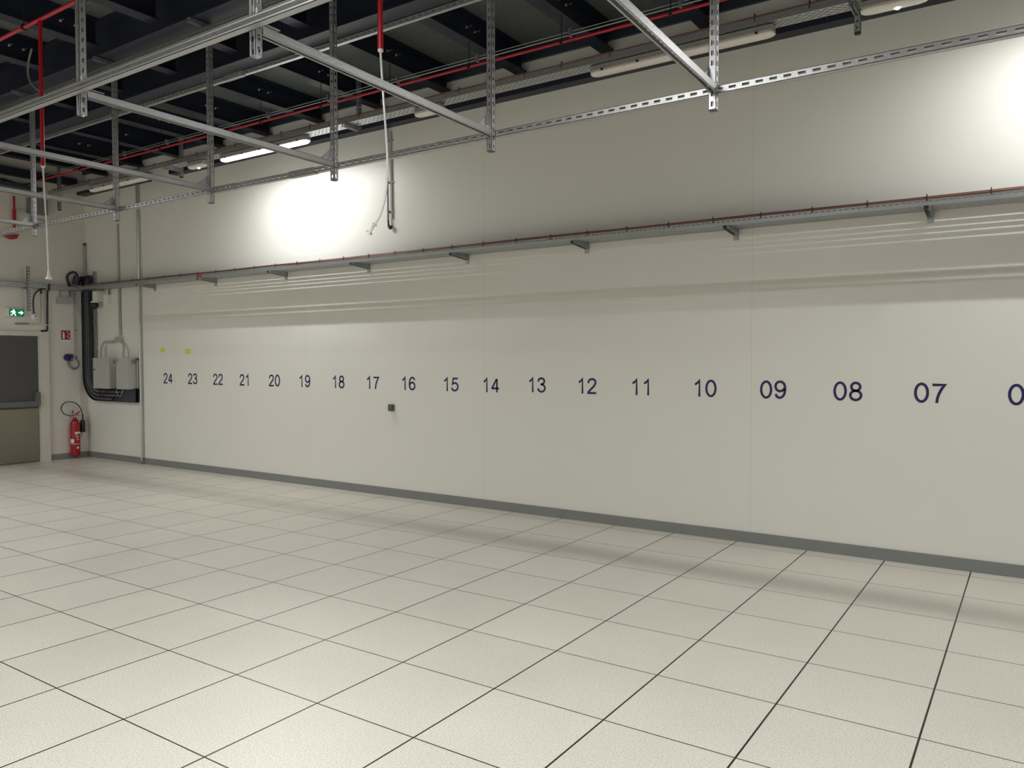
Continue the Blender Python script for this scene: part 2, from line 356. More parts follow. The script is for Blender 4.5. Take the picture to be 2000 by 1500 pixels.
# ---------------------------------------------------------------- slotted strut channel
def strut(p0, p1, od, pitch=0.055, slot=0.028, sw=0.0155, faces=('w', 's'), size=0.041, phase=0.5):
    p0 = Vector(p0); p1 = Vector(p1); A = (p1-p0); Ln = A.length; A.normalize(); O = Vector(od).normalized(); B = A.cross(O); h = size/2; t = 0.0025
    mb = MB(); nb = int(Ln/pitch)
    def plate(fn, slotted):
        if not slotted: fn(0, Ln, -h, h); return
        fn(0, Ln, -h, -sw/2); fn(0, Ln, sw/2, h)
        cur = 0
        for i in range(nb):
            c = (i+phase)*pitch; fn(cur, c-slot/2, -sw/2, sw/2); cur = c+slot/2
        fn(cur, Ln, -sw/2, sw/2)
    plate(lambda a, b, c, dd: mb.fbox(p0, A, O, B, a, b, -h, -h+t, c, dd), 'w' in faces)
    plate(lambda a, b, c, dd: mb.fbox(p0, A, O, B, a, b, c, dd, h-t, h), 's' in faces)
    plate(lambda a, b, c, dd: mb.fbox(p0, A, O, B, a, b, c, dd, -h, -h+t), 's' in faces)
    for s0, s1 in ((-h, -h+0.010), (h-0.010, h)): mb.fbox(p0, A, O, B, 0, Ln, h-t, h, s0, s1)
    for s0 in (-h+0.008, h-0.010): mb.fbox(p0, A, O, B, 0, Ln, h-0.008, h-t, s0, s0+0.002)
    return mb

YW, YN = -3.092, -4.982            # rows of hanging posts
ZR = 3.105                         # rail centre
# wall-side posts
PWX = [-1.105, -2.605, -4.07, -5.60, -7.11, -8.76]
PWL = ['slotted steel post hanging in front of number 10', 'slotted steel post hanging in front of number 14', 'slotted steel post hanging in front of number 18',
       'slotted steel post hanging between the lit lamp and number 22', 'slotted steel post hanging above the pair of grey cabinets', 'slotted steel post hanging in front of the door wall']
for x, l in zip(PWX, PWL):
    t = thing('hanging_post', (x, YW, 2.99), l, 'post', 'wall side hanging posts')
    strut((x, YW, 2.99), (x, YW, 4.515), (0, 1, 0), 0.055, 0.028).build('post_channel', GALV, t)
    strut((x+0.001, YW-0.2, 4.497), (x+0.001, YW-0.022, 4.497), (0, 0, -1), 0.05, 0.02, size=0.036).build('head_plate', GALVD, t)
    MB().box(x-0.0195, x+0.0195, YW-0.0195, YW+0.0195, 2.984, 2.9895).build('end_cap', DGREY, t)
PNX = [-2.56, -4.07, -5.58, -1.06]
PNL = ['nearest visible slotted post, crossing the upper long rail', 'slotted post nearer the camera at upper left, crossing the upper long rail',
       'slotted post of the camera side row, beyond the left edge', 'slotted post of the camera side row, above the top edge']
for x, l in zip(PNX, PNL):
    t = thing('hanging_post', (x, YN, 2.99), l, 'post', 'camera side hanging posts')
    strut((x, YN, 2.99), (x, YN, 4.595), (0, -1, 0), 0.055, 0.028).build('post_channel', GALV, t)
    MB().box(x+0.0215, x+0.026, YN-0.012, YN+0.018, 3.12, 3.20).build('side_plate', GALVD, t)
# long rails
def rail(x0, x1, y, z, od, label, pitch, slot, mm, splices=(), faces=('w',)):
    t = thing('slotted_rail', ((x0+x1)/2, y, z), label, 'rail', 'long slotted steel rails')
    strut((x0, y, z), (x1, y, z), od, pitch, slot, 0.015, faces).build('rail_channel', mm, t)
    for s in splices:
        s0 = od[1]*-1
        sp = MB().box(s-0.15, s+0.15, y-0.025, y-0.0215, z-0.024, z+0.024).box(s-0.15, s+0.15, y-0.025, y+0.02, z-0.0245, z-0.0215).build('splice_plate', GALVD, t)
        for q in (-0.1, -0.04, 0.04, 0.1): MB().tube([(s+q, y-0.026, z), (s+q, y-0.033, z)], 0.008, 6).build('bolt', STEEL, sp)
    return t
rail(-10.9, 3.0, YW+0.043, ZR, (0, 1, 0), 'long slotted steel rail behind the wall side hanging posts', 0.073, 0.040, GALV, (-4.46, -5.45))
rail(-11.0, 3.0, YN-0.043, ZR+0.015, (0, -1, 0), 'long open steel channel crossing the upper left, in front of the nearer posts', 0.073, 0.040, GALV)
rail(LX+0.02, 3.0, -2.235, 4.497, (0, 1, 0), 'slotted steel rail fixed under the back of the main beam', 0.073, 0.040, GALV, (-6.4,))
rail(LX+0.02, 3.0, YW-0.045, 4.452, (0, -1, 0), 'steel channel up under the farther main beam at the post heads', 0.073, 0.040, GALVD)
# cross members
for i, (x, l) in enumerate(zip(PWX, ['bright steel cross beam meeting the post in front of number 10', 'steel cross beam meeting the post in front of number 14', 'steel cross beam passing in front of the lit lamp',
        'steel cross beam meeting the post right of the emergency lamp', 'steel cross beam meeting the post above the grey cabinets', 'steel cross beam nearest the door wall'])):
    xn = {0: -1.06, 1: -2.56, 2: -4.07, 3: -5.60, 4: -7.11, 5: -8.76}[i]
    t = thing('cross_beam', (x, (YW+YN)/2, ZR), l, 'beam', 'steel cross beams between the post rows')
    strut((xn+0.0, YN+0.022, ZR+0.008), (x, YW-0.022, ZR), (0, 0, -1), 0.05, 0.024, 0.012, ('w',)).build('beam_channel', GALV, t)
    MB().prism([(YW-0.0225, ZR+0.022), (YW-0.0225, ZR+0.115), (YW-0.028, ZR+0.115), (YW-0.125, ZR+0.028), (YW-0.125, ZR+0.022)], 'x', x-0.0185, x-0.0155).box(x-0.0185, x+0.0185, YW-0.026, YW-0.0215, ZR+0.022, ZR+0.118).box(x-0.0185, x+0.0185, YW-0.13, YW-0.0225, ZR+0.0215, ZR+0.025).build('gusset_bracket', GALV, t)
    MB().box(xn-0.0185, xn+0.034, YN+0.022, YN+0.11, ZR+0.0295, ZR+0.033).build('angle_plate', GALV, t)
    for q in (-0.04, -0.09): MB().tube([(x, YW+q, ZR+0.025), (x, YW+q, ZR+0.036)], 0.009, 6).build('bolt', STEEL, t)
for x in PNX[2:3]: pass

# ---------------------------------------------------------------- wall cable tray under its copper cable
def slot_plate(mb, x0, x1, bands, rows, mk, pitch, slot, sw, stagger=False):
    """plate across coordinate q from bands[0] to bands[1] with rows of slots"""
    cur = bands[0]; n = int((x1-x0)/pitch)
    for ri, r in enumerate(sorted(rows)):
        mk(x0, x1, cur, r-sw/2); off = (ri % 2)*pitch/2 if stagger else 0
        px = x0
        for i in range(n):
            c = x0+(i+0.5)*pitch+off
            if c+slot/2 > x1: break
            mk(px, c-slot/2, r-sw/2, r+sw/2); px = c+slot/2
        mk(px, x1, r-sw/2, r+sw/2); cur = r+sw/2
    mk(x0, x1, cur, bands[1])
TX0, TX1 = -12.55, 3.0; TB = 2.770
t = thing('wall_cable_tray', (-5, -0.6, TB), 'long slotted steel cable tray along the wall above the numbers', 'cable tray')
mb = MB()
slot_plate(mb, TX0, TX1, (WY-0.262, WY-0.008), [WY-q for q in (0.042, 0.066, 0.086, 0.108, 0.194, 0.216)], lambda a, b, c, dd: mb.box(a, b, c, dd, TB, TB+0.0015), 0.05, 0.036, 0.006)
slot_plate(mb, TX0, TX1, (TB, TB+0.048), [TB+0.034], lambda a, b, c, dd: mb.box(a, b, WY-0.2635, WY-0.262, c, dd), 0.045, 0.026, 0.007)
mb.box(TX0, TX1, WY-0.008, WY-0.0065, TB, TB+0.03)
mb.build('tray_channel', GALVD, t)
t = thing('tray_cable', (-5, WY-0.26, TB+0.06), 'brown and copper cable tied along the top of the wall cable tray', 'cable')
MB().tube([(x, WY-0.258, TB+0.060+0.002*math.sin(x*3)) for x in [TX0+0.2+i*0.35 for i in range(44)]], 0.0115, 8).build('brown_cable', BROWN, t)
MB().tube([(x, WY-0.246, TB+0.026) for x in [TX0+0.2+i*0.35 for i in range(44)]], 0.0125, 8).build('black_cable', BLACK, t)
MB().tube([(x, WY-0.268, TB+0.055+0.002*math.sin(x*2.3)) for x in [-7.5+i*0.3 for i in range(28)]], 0.004, 6).build('copper_wire', COPPER, t)
for i in range(34):
    x = -12.2+i*0.41
    if x < 1.0: MB().box(x-0.003, x+0.003, WY-0.276, WY-0.2735, TB+0.030, TB+0.085).box(x-0.003, x+0.003, WY-0.276, WY-0.245, TB+0.0715, TB+0.074).build('cable_tie', BLACK, t)
for i, x in enumerate([-10.81, -9.30, -7.80, -6.31, -4.82, -3.33, -1.835, -0.31]):
    n = over(x)
    t = thing('tray_bracket', (x, WY, 2.69), 'steel bracket holding the wall cable tray %s' % {0: 'just left of number 24, high on the wall', 1: 'above number 22', 2: 'between numbers 20 and 19', 3: 'above number 17', 4: 'between numbers 15 and 14', 5: 'above number 12', 6: 'between numbers 10 and 09', 7: 'above number 07'}[i], 'bracket', 'brackets under the wall cable tray')
    MB().prism([(WY-0.006, TB-0.001), (WY-0.006, 2.715), (WY-0.30, TB-0.030), (WY-0.30, TB-0.001)], 'x', x-0.020, x-0.0175).prism([(WY-0.006, TB-0.001), (WY-0.006, 2.715), (WY-0.30, TB-0.030), (WY-0.30, TB-0.001)], 'x', x+0.0175, x+0.020).box(x-0.0175, x+0.0175, WY-0.30, WY-0.006, TB-0.004, TB-0.001).build('arm', GALVD, t)
    MB().box(x-0.024, x+0.024, WY-0.006, WY-0.0005, 2.675, TB-0.002).build('wall_plate', GALVD, t)
    MB().box(x-0.0175, x+0.0175, WY-0.300, WY-0.290, TB-0.029, TB-0.005).build('arm_end_shade', BLACK, t)  # black block standing for the shade inside the hollow arm end
MB2 = MB().box(-9.36, -9.24, WY-0.2665, WY-0.264, TB+0.004, TB+0.04).build('tray_label', mat('red_label', srgb(190, 60, 60), 0.5)); tag(MB2, 'small red label on the front of the wall cable tray', 'label')

# ---------------------------------------------------------------- lamps and their tray
LY = -1.19
t = thing('lamp_cable_tray', (-5, LY, 4.17), 'perforated steel cable tray above the row of long lamps', 'cable tray')
mb = MB(); lx0, lx1 = -12.3, 3.0
slot_plate(mb, lx0, lx1, (LY-0.075, LY+0.075), [LY-0.05, LY-0.025, LY, LY+0.025, LY+0.05], lambda a, b, c, dd: mb.box(a, b, c, dd, 4.172, 4.1735), 0.06, 0.032, 0.009, True)
slot_plate(mb, lx0, lx1, (4.172, 4.225), [4.205], lambda a, b, c, dd: mb.box(a, b, LY-0.0765, LY-0.075, c, dd), 0.06, 0.034, 0.009)
mb.box(lx0, lx1, LY+0.075, LY+0.0765, 4.172, 4.225); mb.build('tray_channel', GALV, t)
t = thing('lamp_cables', (-5, LY, 4.2), 'bundle of grey and orange cables lying in the tray above the lamps', 'cable')
for j, (yy, zz, rr, mm) in enumerate([(-0.045, 4.188, 0.010, GCAB), (-0.02, 4.19, 0.012, BROWN), (0.015, 4.188, 0.010, GCAB), (-0.060, 4.235, 0.006, COPPER), (0.045, 4.19, 0.012, DARKB)]):
    MB().tube([(lx0+0.1+i*0.25, LY+yy+0.006*math.sin(i*1.7+j), zz+0.004*abs(math.sin(i*2.1+j))) for i in range(60)], rr, 6).build('cable', mm, t)
for i in range(30):
    x = -11.9+i*0.42+0.06*math.sin(i*5)
    MB().box(x-0.003, x+0.003, LY-0.081, LY-0.078, 4.195, 4.26).box(x-0.003, x+0.003, LY-0.078, LY-0.045, 4.25, 4.253).build('cable_tie', BLACK, t)

def luminaire(x, y, L, lit, label, zt=4.168, group='long ceiling lamps', led=False):
    t = thing('ceiling_lamp', (x, y, zt-0.09), label, 'lamp', group)
    def loft(secs, name, m):
        mb = MB(); vs = []; fs = []; n = len(secs[0][1])
        for px, prof in secs: vs += [(px, y+a, zt+b) for a, b in prof]
        for i in range(len(secs)-1):
            for k in range(n): fs.append((i*n+k, i*n+(k+1) % n, (i+1)*n+(k+1) % n, (i+1)*n+k))
        fs += [tuple(range(n-1, -1, -1)), tuple(range(len(vs)-n, len(vs)))]
        return mb.add(vs, fs).build(name, m, t)
    body = [(-0.050, -0.055), (-0.056, -0.045), (-0.050, -0.004), (0.050, -0.004), (0.056, -0.045), (0.050, -0.055)]
    sc = lambda p, k: [(a*k, b if b > -0.056 else -0.056+(b+0.056)*k) for a, b in p]
    lb = loft([(x-L/2, sc(body, 0.8)), (x-L/2+0.03, body), (x+L/2-0.03, body), (x+L/2, sc(body, 0.8))], 'lamp_body', LAMPB)
    dif = [(-0.047, -0.0555), (0.047, -0.0555), (0.046, -0.066), (0.038, -0.078), (0.020, -0.085), (-0.020, -0.085), (-0.038, -0.078), (-0.046, -0.066)]
    df = loft([(x-L/2-0.005, sc(dif, 0.55)), (x-L/2+0.02, sc(dif, 0.85)), (x-L/2+0.06, dif), (x+L/2-0.06, dif), (x+L/2-0.02, sc(dif, 0.85)), (x+L/2+0.005, sc(dif, 0.55))], 'diffuser', DIFF_ON if lit else DIFF_OFF)
    if lit:
        la = bpy.data.lights.new('lamp_light', 'AREA'); la.shape = 'RECTANGLE'; la.size = L-0.1; la.size_y = 0.022 if y > -2 else 0.08; la.energy = LAMP_W*(0.50 if y > -2 else 1.0); la.spread = math.radians(180 if y > -2 else 160); la.color = (1.0, 0.985, 0.975)
        lo = bpy.data.objects.new('lamp_light', la); C.objects.link(lo); lo.parent = t; lo.location = (0, 0, -0.0); lo.location.z = (zt-0.087)-(zt-0.09)
    if L > 1:
        for i in range(5):
            cx = x-L/2+0.12+i*(L-0.24)/4
            MB().box(cx-0.011, cx+0.011, y-0.059, y-0.0535, zt-0.060, zt-0.042).build('clip', BLACK, lb)
    if led: MB().lathe((x+0.02, y, zt-0.097), [(0.004, 0), (0.016, 0.006), (0.016, 0.012)], 10).build('led', LED, df)
    return t
luminaire(-7.29, LY, 1.56, True, 'lit white lamp, the only long lamp shining in view', group='long lamps along the wall top')
luminaire(-2.09, LY, 1.56, False, 'unlit long lamp at top centre right, above numbers 13 to 9', group='long lamps along the wall top')
luminaire(-10.42, LY, 1.50, False, 'unlit long lamp at the left end above the corner', group='long lamps along the wall top')
luminaire(1.0, LY, 1.56, True, 'lit long lamp beyond the right edge of the view', group='long lamps along the wall top')
luminaire(-8.58, LY, 0.34, False, 'short emergency lamp with a bright dot, left of the lit lamp', group='short emergency lamps', led=True)
luminaire(-0.48, LY, 0.42, False, 'short emergency lamp at the top right edge', group='short emergency lamps', led=True)
luminaire(-4.72, LY, 0.34, False, 'short unlit lamp behind the cross beam above number 14', group='short emergency lamps')
# rows over the rest of the room
for (x, y, on, l) in [(-2.1, -6.1, True, 'lit long lamp overhead, nearer the camera, right of the posts'), (-10.4, -6.1, True, 'lit long lamp overhead near the door wall'), (1.7, -6.1, True, 'added fill lamp overhead at the right of the room'),
                      (-6.3, -10.8, True, 'added fill lamp behind the camera on the left'), (0.8, -10.8, True, 'added fill lamp behind the camera'), (-10.6, -10.8, True, 'added fill lamp behind the camera by the door wall'), (-7.6, -8.3, True, 'added fill lamp overhead on the camera side at the left')]:  # right, camera-side left and back-row lamps are unseen, added as fill
    t = luminaire(x, y, 1.56, on, l, group='long lamps over the room')
    for q in (-0.55, 0.55): MB().tube([(x+q, y, 4.166), (x+q, y, DECK-0.002)], 0.005, 6).build('suspension_rod', STEEL, t)

# short hangers carrying the lamp tray
for x, zb, l in [(-0.74, 4.02, 'short strut hanger at the top right, beside the emergency lamp'), (-5.83, 4.115, 'short strut hanger right of the lit lamp'), (-9.13, 4.07, 'short strut hanger left of the lit lamp'), (-12.36, 3.98, 'short strut hanger in the far corner')]:
    t = thing('tray_hanger', (x, LY+0.125, zb), l, 'hanger', 'short hangers of the lamp tray')
    strut((x, LY+0.125, zb), (x, LY+0.125, 4.70), (1, 0, 0) if x > -1 else (0, 1, 0), 0.05, 0.024).build('hanger_channel', GALVD, t)
    strut((x+0.0, LY-0.11, 4.1495), (x, LY+0.103, 4.1495), (0, 0, -1), 0.05, 0.024).build('hanger_arm', GALVD, t)
    MB().box(x-0.020, x+0.020, LY+0.106, LY+0.144, zb-0.012, zb-0.0005).build('end_cap', BLACK, t)

# ---------------------------------------------------------------- red pipes
RY, RZ = -1.40, 4.362
t = thing('red_pipe', (-5, RY, RZ), 'long red pipe running under the joists along the wall', 'pipe')
MB().tube([(LX+0.5, RY, RZ), (3.0, RY, RZ)], 0.0135, 12).build('pipe', RED, t)
for k in range(-2, 12):
    x = -0.06-k
    MB().box(x-0.012, x+0.012, RY-0.018, RY+0.018, RZ-0.018, RZ+0.018).tube([(x, RY, RZ+0.018), (x, RY, JZ-0.002)], 0.004, 6).build('clamp', BLACK, t)
t = thing('steel_conduit', (-5, RY, RZ+0.07), 'thin steel conduit running just above the long red pipe', 'pipe')
MB().tube([(LX+0.6, RY+0.045, RZ+0.065), (3.0, RY+0.045, RZ+0.065)], 0.007, 8).tube([(LX+0.6, RY+0.06, RZ+0.1), (3.0, RY+0.06, RZ+0.1)], 0.004, 6).build('conduit', GALVD, t)
for k in range(-2, 12):
    x = 0.0-k; MB().box(x-0.010, x+0.010, RY+0.03, RY+0.07, RZ+0.05, RZ+0.115).build('saddle', GALVD, t)
t = thing('red_pipe', (-7, -3.99, 4.5), 'red pipe crossing the top left corner, with two drops', 'pipe')
MB().tube([(LX+0.3, -3.99, 4.497), (3.0, -3.99, 4.497)], 0.0165, 12).build('pipe', RED, t)
for k in (0, 2, 4, 6, 7, 9):
    x = 0.08-k; MB().box(x-0.010, x+0.010, -4.012, -3.968, 4.475, 4.52).tube([(x, -3.99, 4.52), (x, -3.99, DECK-0.002)], 0.004, 6).build('clamp', BLACK, t)
def drop(x, xb, zb, pts, label, bell=False):
    t = thing('sampling_drop', (x, -3.99, zb), label, 'pipe', 'red drops ending in clear tubes')
    MB().tube([(x, -3.99, 4.481), (xb, -3.99, zb)], 0.0155, 12).tube([(x, -3.99, 4.46), (x, -3.99, 4.478)], 0.021, 12).tube([(xb, -3.99, zb), (xb, -3.99, zb+0.09)], 0.0175, 12).build('red_pipe_drop', RED, t)
    MB().tube([(xb, -3.99, zb-0.012), (xb, -3.99, zb-0.0005)], 0.016, 12).build('end_collar', WHITEP, t)
    P = smooth(pts, 5)
    MB().tube(P, 0.0065, 8).build('clear_tube', TUBE, t)
    e = Vector(P[-1]); dv = (e-Vector(P[-2])).normalized()
    if bell: MB().tube([e-dv*0.01, e+dv*0.03, e+dv*0.055, e+dv*0.062], [0.009, 0.010, 0.026, 0.024], 12).build('tube_nozzle', WHITEP, t)
    else: MB().tube([e-dv*0.03, e-dv*0.026, e-dv*0.0255, e+dv*0.03, e+dv*0.0305, e+dv*0.036], [0.016, 0.016, 0.009, 0.009, 0.021, 0.021], 12).build('tube_nozzle', WHITEP, t)
drop(-2.735, -2.735, 3.385, [(-2.735, -3.99, 3.375), (-2.718, -3.99, 3.15), (-2.692, -3.99, 2.85), (-2.688, -3.99, 2.70), (-2.702, -3.99, 2.56), (-2.745, -3.99, 2.45), (-2.81, -3.99, 2.38)], 'red drop pipe with a curved clear tube, hanging at top centre')
drop(-6.64, -6.635, 3.27, [(-6.635, -3.99, 3.26), (-6.615, -3.99, 3.0), (-6.59, -3.99, 2.7), (-6.575, -3.99, 2.37)], 'red drop pipe with a long straight clear tube at the left', True)
# grey flexible hose by the farther main beam
t = MB().tube(smooth([(-7.964, -3.45, 4.723), (-8.032, -3.45, 4.611), (-8.048, -3.45, 4.488), (-7.978, -3.45, 4.383), (-7.815, -3.45, 4.276), (-7.557, -3.45, 4.167)], 6), 0.011, 8).build('flexible_hose', GCAB)
tag(t, 'grey flexible hose curving below the main beam at upper left', 'hose')

# ---------------------------------------------------------------- wall conduit drop near number 17
t = thing('wall_conduit', (-5.95, WY, 3.16), 'grey conduit drop ending in a black bulb, above number 16', 'conduit')
MB().tube([(-5.985, WY-0.03, 4.34), (-5.965, WY-0.03, 3.26)], 0.013, 10).build('pipe', GALVD, t)
MB().tube([(-5.93, WY-0.012, 4.30), (-5.915, WY-0.012, 3.28)], 0.008, 8).build('wire', GREYP, t)
MB().tube(smooth([(-5.965, WY-0.03, 3.275), (-5.955, WY-0.03, 3.20), (-5.93, WY-0.03, 3.165), (-5.915, WY-0.028, 3.20)], 4), [0.010]*4+[0.016]*8+[0.012], 10).build('cable_bulb', BLACK, t)
for z in (4.18, 3.70, 3.36): MB().box(-5.99, -5.90, WY-0.016, WY-0.001, z, z+0.015).build('clip', GREYP, t)

# ---------------------------------------------------------------- corner: ladder tray, cables, cabinets
def sweep_x(pts, wid, y0, y1):                                   # ribbon in the wall plane, solid between y0 and y1
    mb = MB(); Ls = []; Rs = []; n = len(pts)
    for i in range(n):
        a = Vector(pts[max(i-1, 0)]); b = Vector(pts[min(i+1, n-1)]); dd = (b-a).normalized(); nn = Vector((-dd.y, dd.x)); p = Vector(pts[i])
        Ls.append(p+nn*wid/2); Rs.append(p-nn*wid/2)
    vs = [(p.x, y, p.y) for y in (y0, y1) for p in Ls+Rs]; fs = []
    for i in range(n-1):
        fs += [(i, i+1, n+i+1, n+i), (2*n+i, 3*n+i, 3*n+i+1, 2*n+i+1), (i, 2*n+i, 2*n+i+1, i+1), (n+i, n+i+1, 3*n+i+1, 3*n+i)]
    fs += [(0, n, 3*n, 2*n), (n-1, 3*n-1, 4*n-1, 2*n-1)]
    return mb.add(vs, fs)
xc, R = -12.70, 0.30
path = [(xc, 3.02), (xc, 2.0), (xc, 1.37)]+[(xc+R-R*math.cos(a), 1.37-R*math.sin(a)) for a in [math.pi/2*i/10 for i in range(1, 11)]]+[(-12.2, 1.07), (-11.25, 1.07)]
t = thing('corner_cable_ladder', (xc, WY, 1.0), 'dark cable ladder down the corner, curving under the grey cabinets', 'cable tray')
sweep_x(path, 0.22, WY-0.030, WY-0.026).build('ladder_back', DARKT, t)
off = lambda P, o: [(lambda dd: (P[i][0]-dd.y*o, P[i][1]+dd.x*o))((Vector(P[min(i+1, len(P)-1)])-Vector(P[max(i-1, 0)])).normalized()) for i in range(len(P))]
for o in (-0.11, 0.11): sweep_x(off(path, o), 0.006, WY-0.09, WY-0.026).build('side_rail', DARKT, t)
MB().box(-11.60, -11.232, WY-0.094, WY-0.0905, 0.965, 1.165).build('cover_plate', DARKT, t)
for i in range(16):
    z = 1.45+i*0.1; MB().box(xc-0.107, xc+0.107, WY-0.086, WY-0.080, z, z+0.012).build('rung', DARKT, t)
t = thing('cable_bundle', (xc, WY, 1.05), 'bundle of dark blue and grey cables inside the corner cable ladder', 'cable')
for j, (o, dd, mm) in enumerate([(-0.08, 0.05, GCAB), (-0.05, 0.062, DARKB), (-0.02, 0.055, GCAB), (0.01, 0.060, DARKB), (0.04, 0.055, GCAB), (0.07, 0.062, DARKB)]):
    P = off([(xc, 2.98)]+path[1:-1]+[(-12.0+0.1*j, 1.07)], o)
    MB().tube([(p[0], WY-dd, p[1]) for p in P], 0.013, 8).build('cable', mm, t)
t = MB().tube(smooth([(-12.25, WY-0.11, 1.16), (-12.24, WY-0.115, 1.08), (-12.18, WY-0.12, 1.02), (-12.08, WY-0.115, 1.08), (-12.05, WY-0.11, 1.165)], 5), 0.009, 8).build('loop_cable', BLACK)
tag(t, 'black cable loop just under the left grey cabinet', 'cable')
t = MB().tube(smooth([(-11.75, WY-0.11, 1.15), (-11.70, WY-0.115, 1.08), (-11.62, WY-0.12, 1.05), (-11.56, WY-0.12, 1.11), (-11.53, WY-0.12, 1.165)], 5), 0.006, 8).build('loop_cable', GREYP)
tag(t, 'pale cable loop just under the right grey cabinet', 'cable')
t = thing('vertical_strut', (-12.50, WY, 1.65), 'thin vertical slotted strut right of the corner cable ladder', 'strut')
strut((-12.50, WY-0.025, 1.66), (-12.50, WY-0.025, 3.08), (0, 1, 0), 0.05, 0.024).build('strut_channel', GALVD, t)
def cabinet(x0, x1, label, knob):
    y0 = WY-0.185
    t = thing('wall_cabinet', ((x0+x1)/2, WY, 1.17), label, 'cabinet', 'grey wall cabinets in the corner')
    MB().box(x0, x1, y0+0.02, WY-0.001, 1.17, 1.655).build('cabinet_body', CABM, t); bd = t.children[-1] if t.children else t
    dr = MB().box(x0-0.002, x1+0.002, y0, y0+0.018, 1.168, 1.657).build('door', CABM, t)
    k = MB().tube([(x0+0.05, y0, 1.47 if knob else 1.62), (x0+0.05, y0-0.012, 1.47 if knob else 1.62)], 0.012, 10).build('lock', BLACK if knob else VENT, dr)
    mb = MB()
    for i in range(5): mb.box(x1+0.0005, x1+0.003, y0+0.06, y0+0.14, 1.56+i*0.015, 1.568+i*0.015)
    mb.build('vent', VENT, bd)
cabinet(-12.29, -11.82, 'left grey wall cabinet with a black lock', True)
cabinet(-11.60, -11.285, 'right grey wall cabinet beside the steel pole', False)
t = thing('side_duct', (-11.24, WY, 1.17), 'narrow pale duct between the right grey cabinet and the steel pole', 'duct')
MB().box(-11.262, -11.225, WY-0.05, WY-0.001, 1.185, 1.62).build('duct_body', GREYP, t)
MB().box(-11.27, -11.21, WY-0.06, WY-0.001, 1.62, 1.65).build('top_clamp', DGREY, t)
# conduit feeding the cabinets
t = thing('cabinet_conduit', (-11.78, WY, 2.0), 'grey conduit down the wall branching to both grey cabinets', 'conduit')
MB().tube([(-11.795, WY-0.02, 3.79), (-11.78, WY-0.02, 2.02)], 0.015, 10).tube([(-11.765, WY-0.018, 2.8), (-11.75, WY-0.018, 2.02)], 0.008, 8).build('pipe', GREYP, t)
MB().box(-11.87, -11.70, WY-0.05, WY-0.001, 1.915, 1.995).build('junction_block', GREYP, t)
MB().tube(smooth([(-11.84, WY-0.04, 1.93), (-12.0, WY-0.05, 1.915), (-12.17, WY-0.06, 1.91), (-12.22, WY-0.08, 1.83), (-12.21, WY-0.10, 1.74), (-12.2, WY-0.10, 1.657)], 5), 0.017, 8).build('flexible_branch', GREYP, t)
MB().tube(smooth([(-11.73, WY-0.04, 1.93), (-11.64, WY-0.05, 1.88), (-11.56, WY-0.08, 1.80), (-11.55, WY-0.10, 1.72), (-11.53, WY-0.10, 1.657)], 5), 0.017, 8).build('flexible_branch', GREYP, t)
# steel pole
t = thing('corner_pole', (-11.185, WY, 0), 'thin steel pole from floor to ceiling right of the grey cabinets', 'pole')
MB().tube([(-11.165, WY-0.04, 0.002), (-11.185, WY-0.04, 2.74)], 0.017, 12).tube([(-11.185, WY-0.04, 2.74), (-11.20, WY-0.04, 4.338)], 0.017, 12).build('pole_tube', GALV, t)
MB().box(-11.20, -11.13, WY-0.07, WY-0.015, 0.001, 0.06).build('foot', GREYB, t)
t = thing('thin_conduit', (-12.80, WY, 3.0), 'thin dark conduit rising above the corner cable ladder', 'conduit')
MB().tube([(-12.795, WY-0.025, 3.03), (-12.795, WY-0.025, 3.53)], 0.012, 8).build('pipe', GALVD, t)
MB().tube([(-12.795, WY-0.025, 3.53), (-12.795, WY-0.025, 3.565)], 0.02, 8).build('cap', BLACK, t)
# black coil and box over the corner
t = thing('coiled_cable', (-12.7, -0.72, 2.8), 'black coiled cable over the tray in the corner', 'cable')
MB().tube(smooth([(LX+0.04, -0.72, 2.83), (LX+0.05, -0.76, 2.98), (LX+0.06, -0.70, 3.06), (LX+0.10, -0.64, 3.04), (LX+0.12, -0.61, 2.86)], 6), 0.018, 8).build('cable', BLACK, t)
MB().tube([(LX+0.10, -0.65, 2.86), (LX+0.12, -0.625, 3.0)], [0.055, 0.062], 10).build('cable_bundle_end', DARKB, t)
# ball camera and white box
t = thing('security_camera', (-12.36, WY-0.10, 2.5), 'white wall camera with a round black lens under the tray in the corner', 'camera')
MB().box(-12.36, -12.22, WY-0.14, WY-0.001, 2.58, 2.74).build('housing', WHITEP, t)
MB().lathe((-12.33, WY-0.12, 2.455), [(0.01, 0), (0.045, 0.015), (0.062, 0.045), (0.058, 0.08), (0.045, 0.10)], 16).build('dome_lens', BLACK, t)
MB().lathe((-12.33, WY-0.12, 2.555), [(0.05, 0), (0.06, 0.012), (0.055, 0.024)], 16).build('dome_ring', WHITEP, t)
t = thing('junction_box', (-12.09, WY, 2.56), 'white junction box right of the camera under the tray', 'box')
MB().box(-12.17, -12.04, WY-0.06, WY-0.001, 2.53, 2.68).build('box_body', WHITEP, t)
MB().tube([(-12.06, WY-0.03, 2.68), (-12.06, WY-0.03, 2.765)], 0.010, 8).build('conduit_stub', DGREY, t)

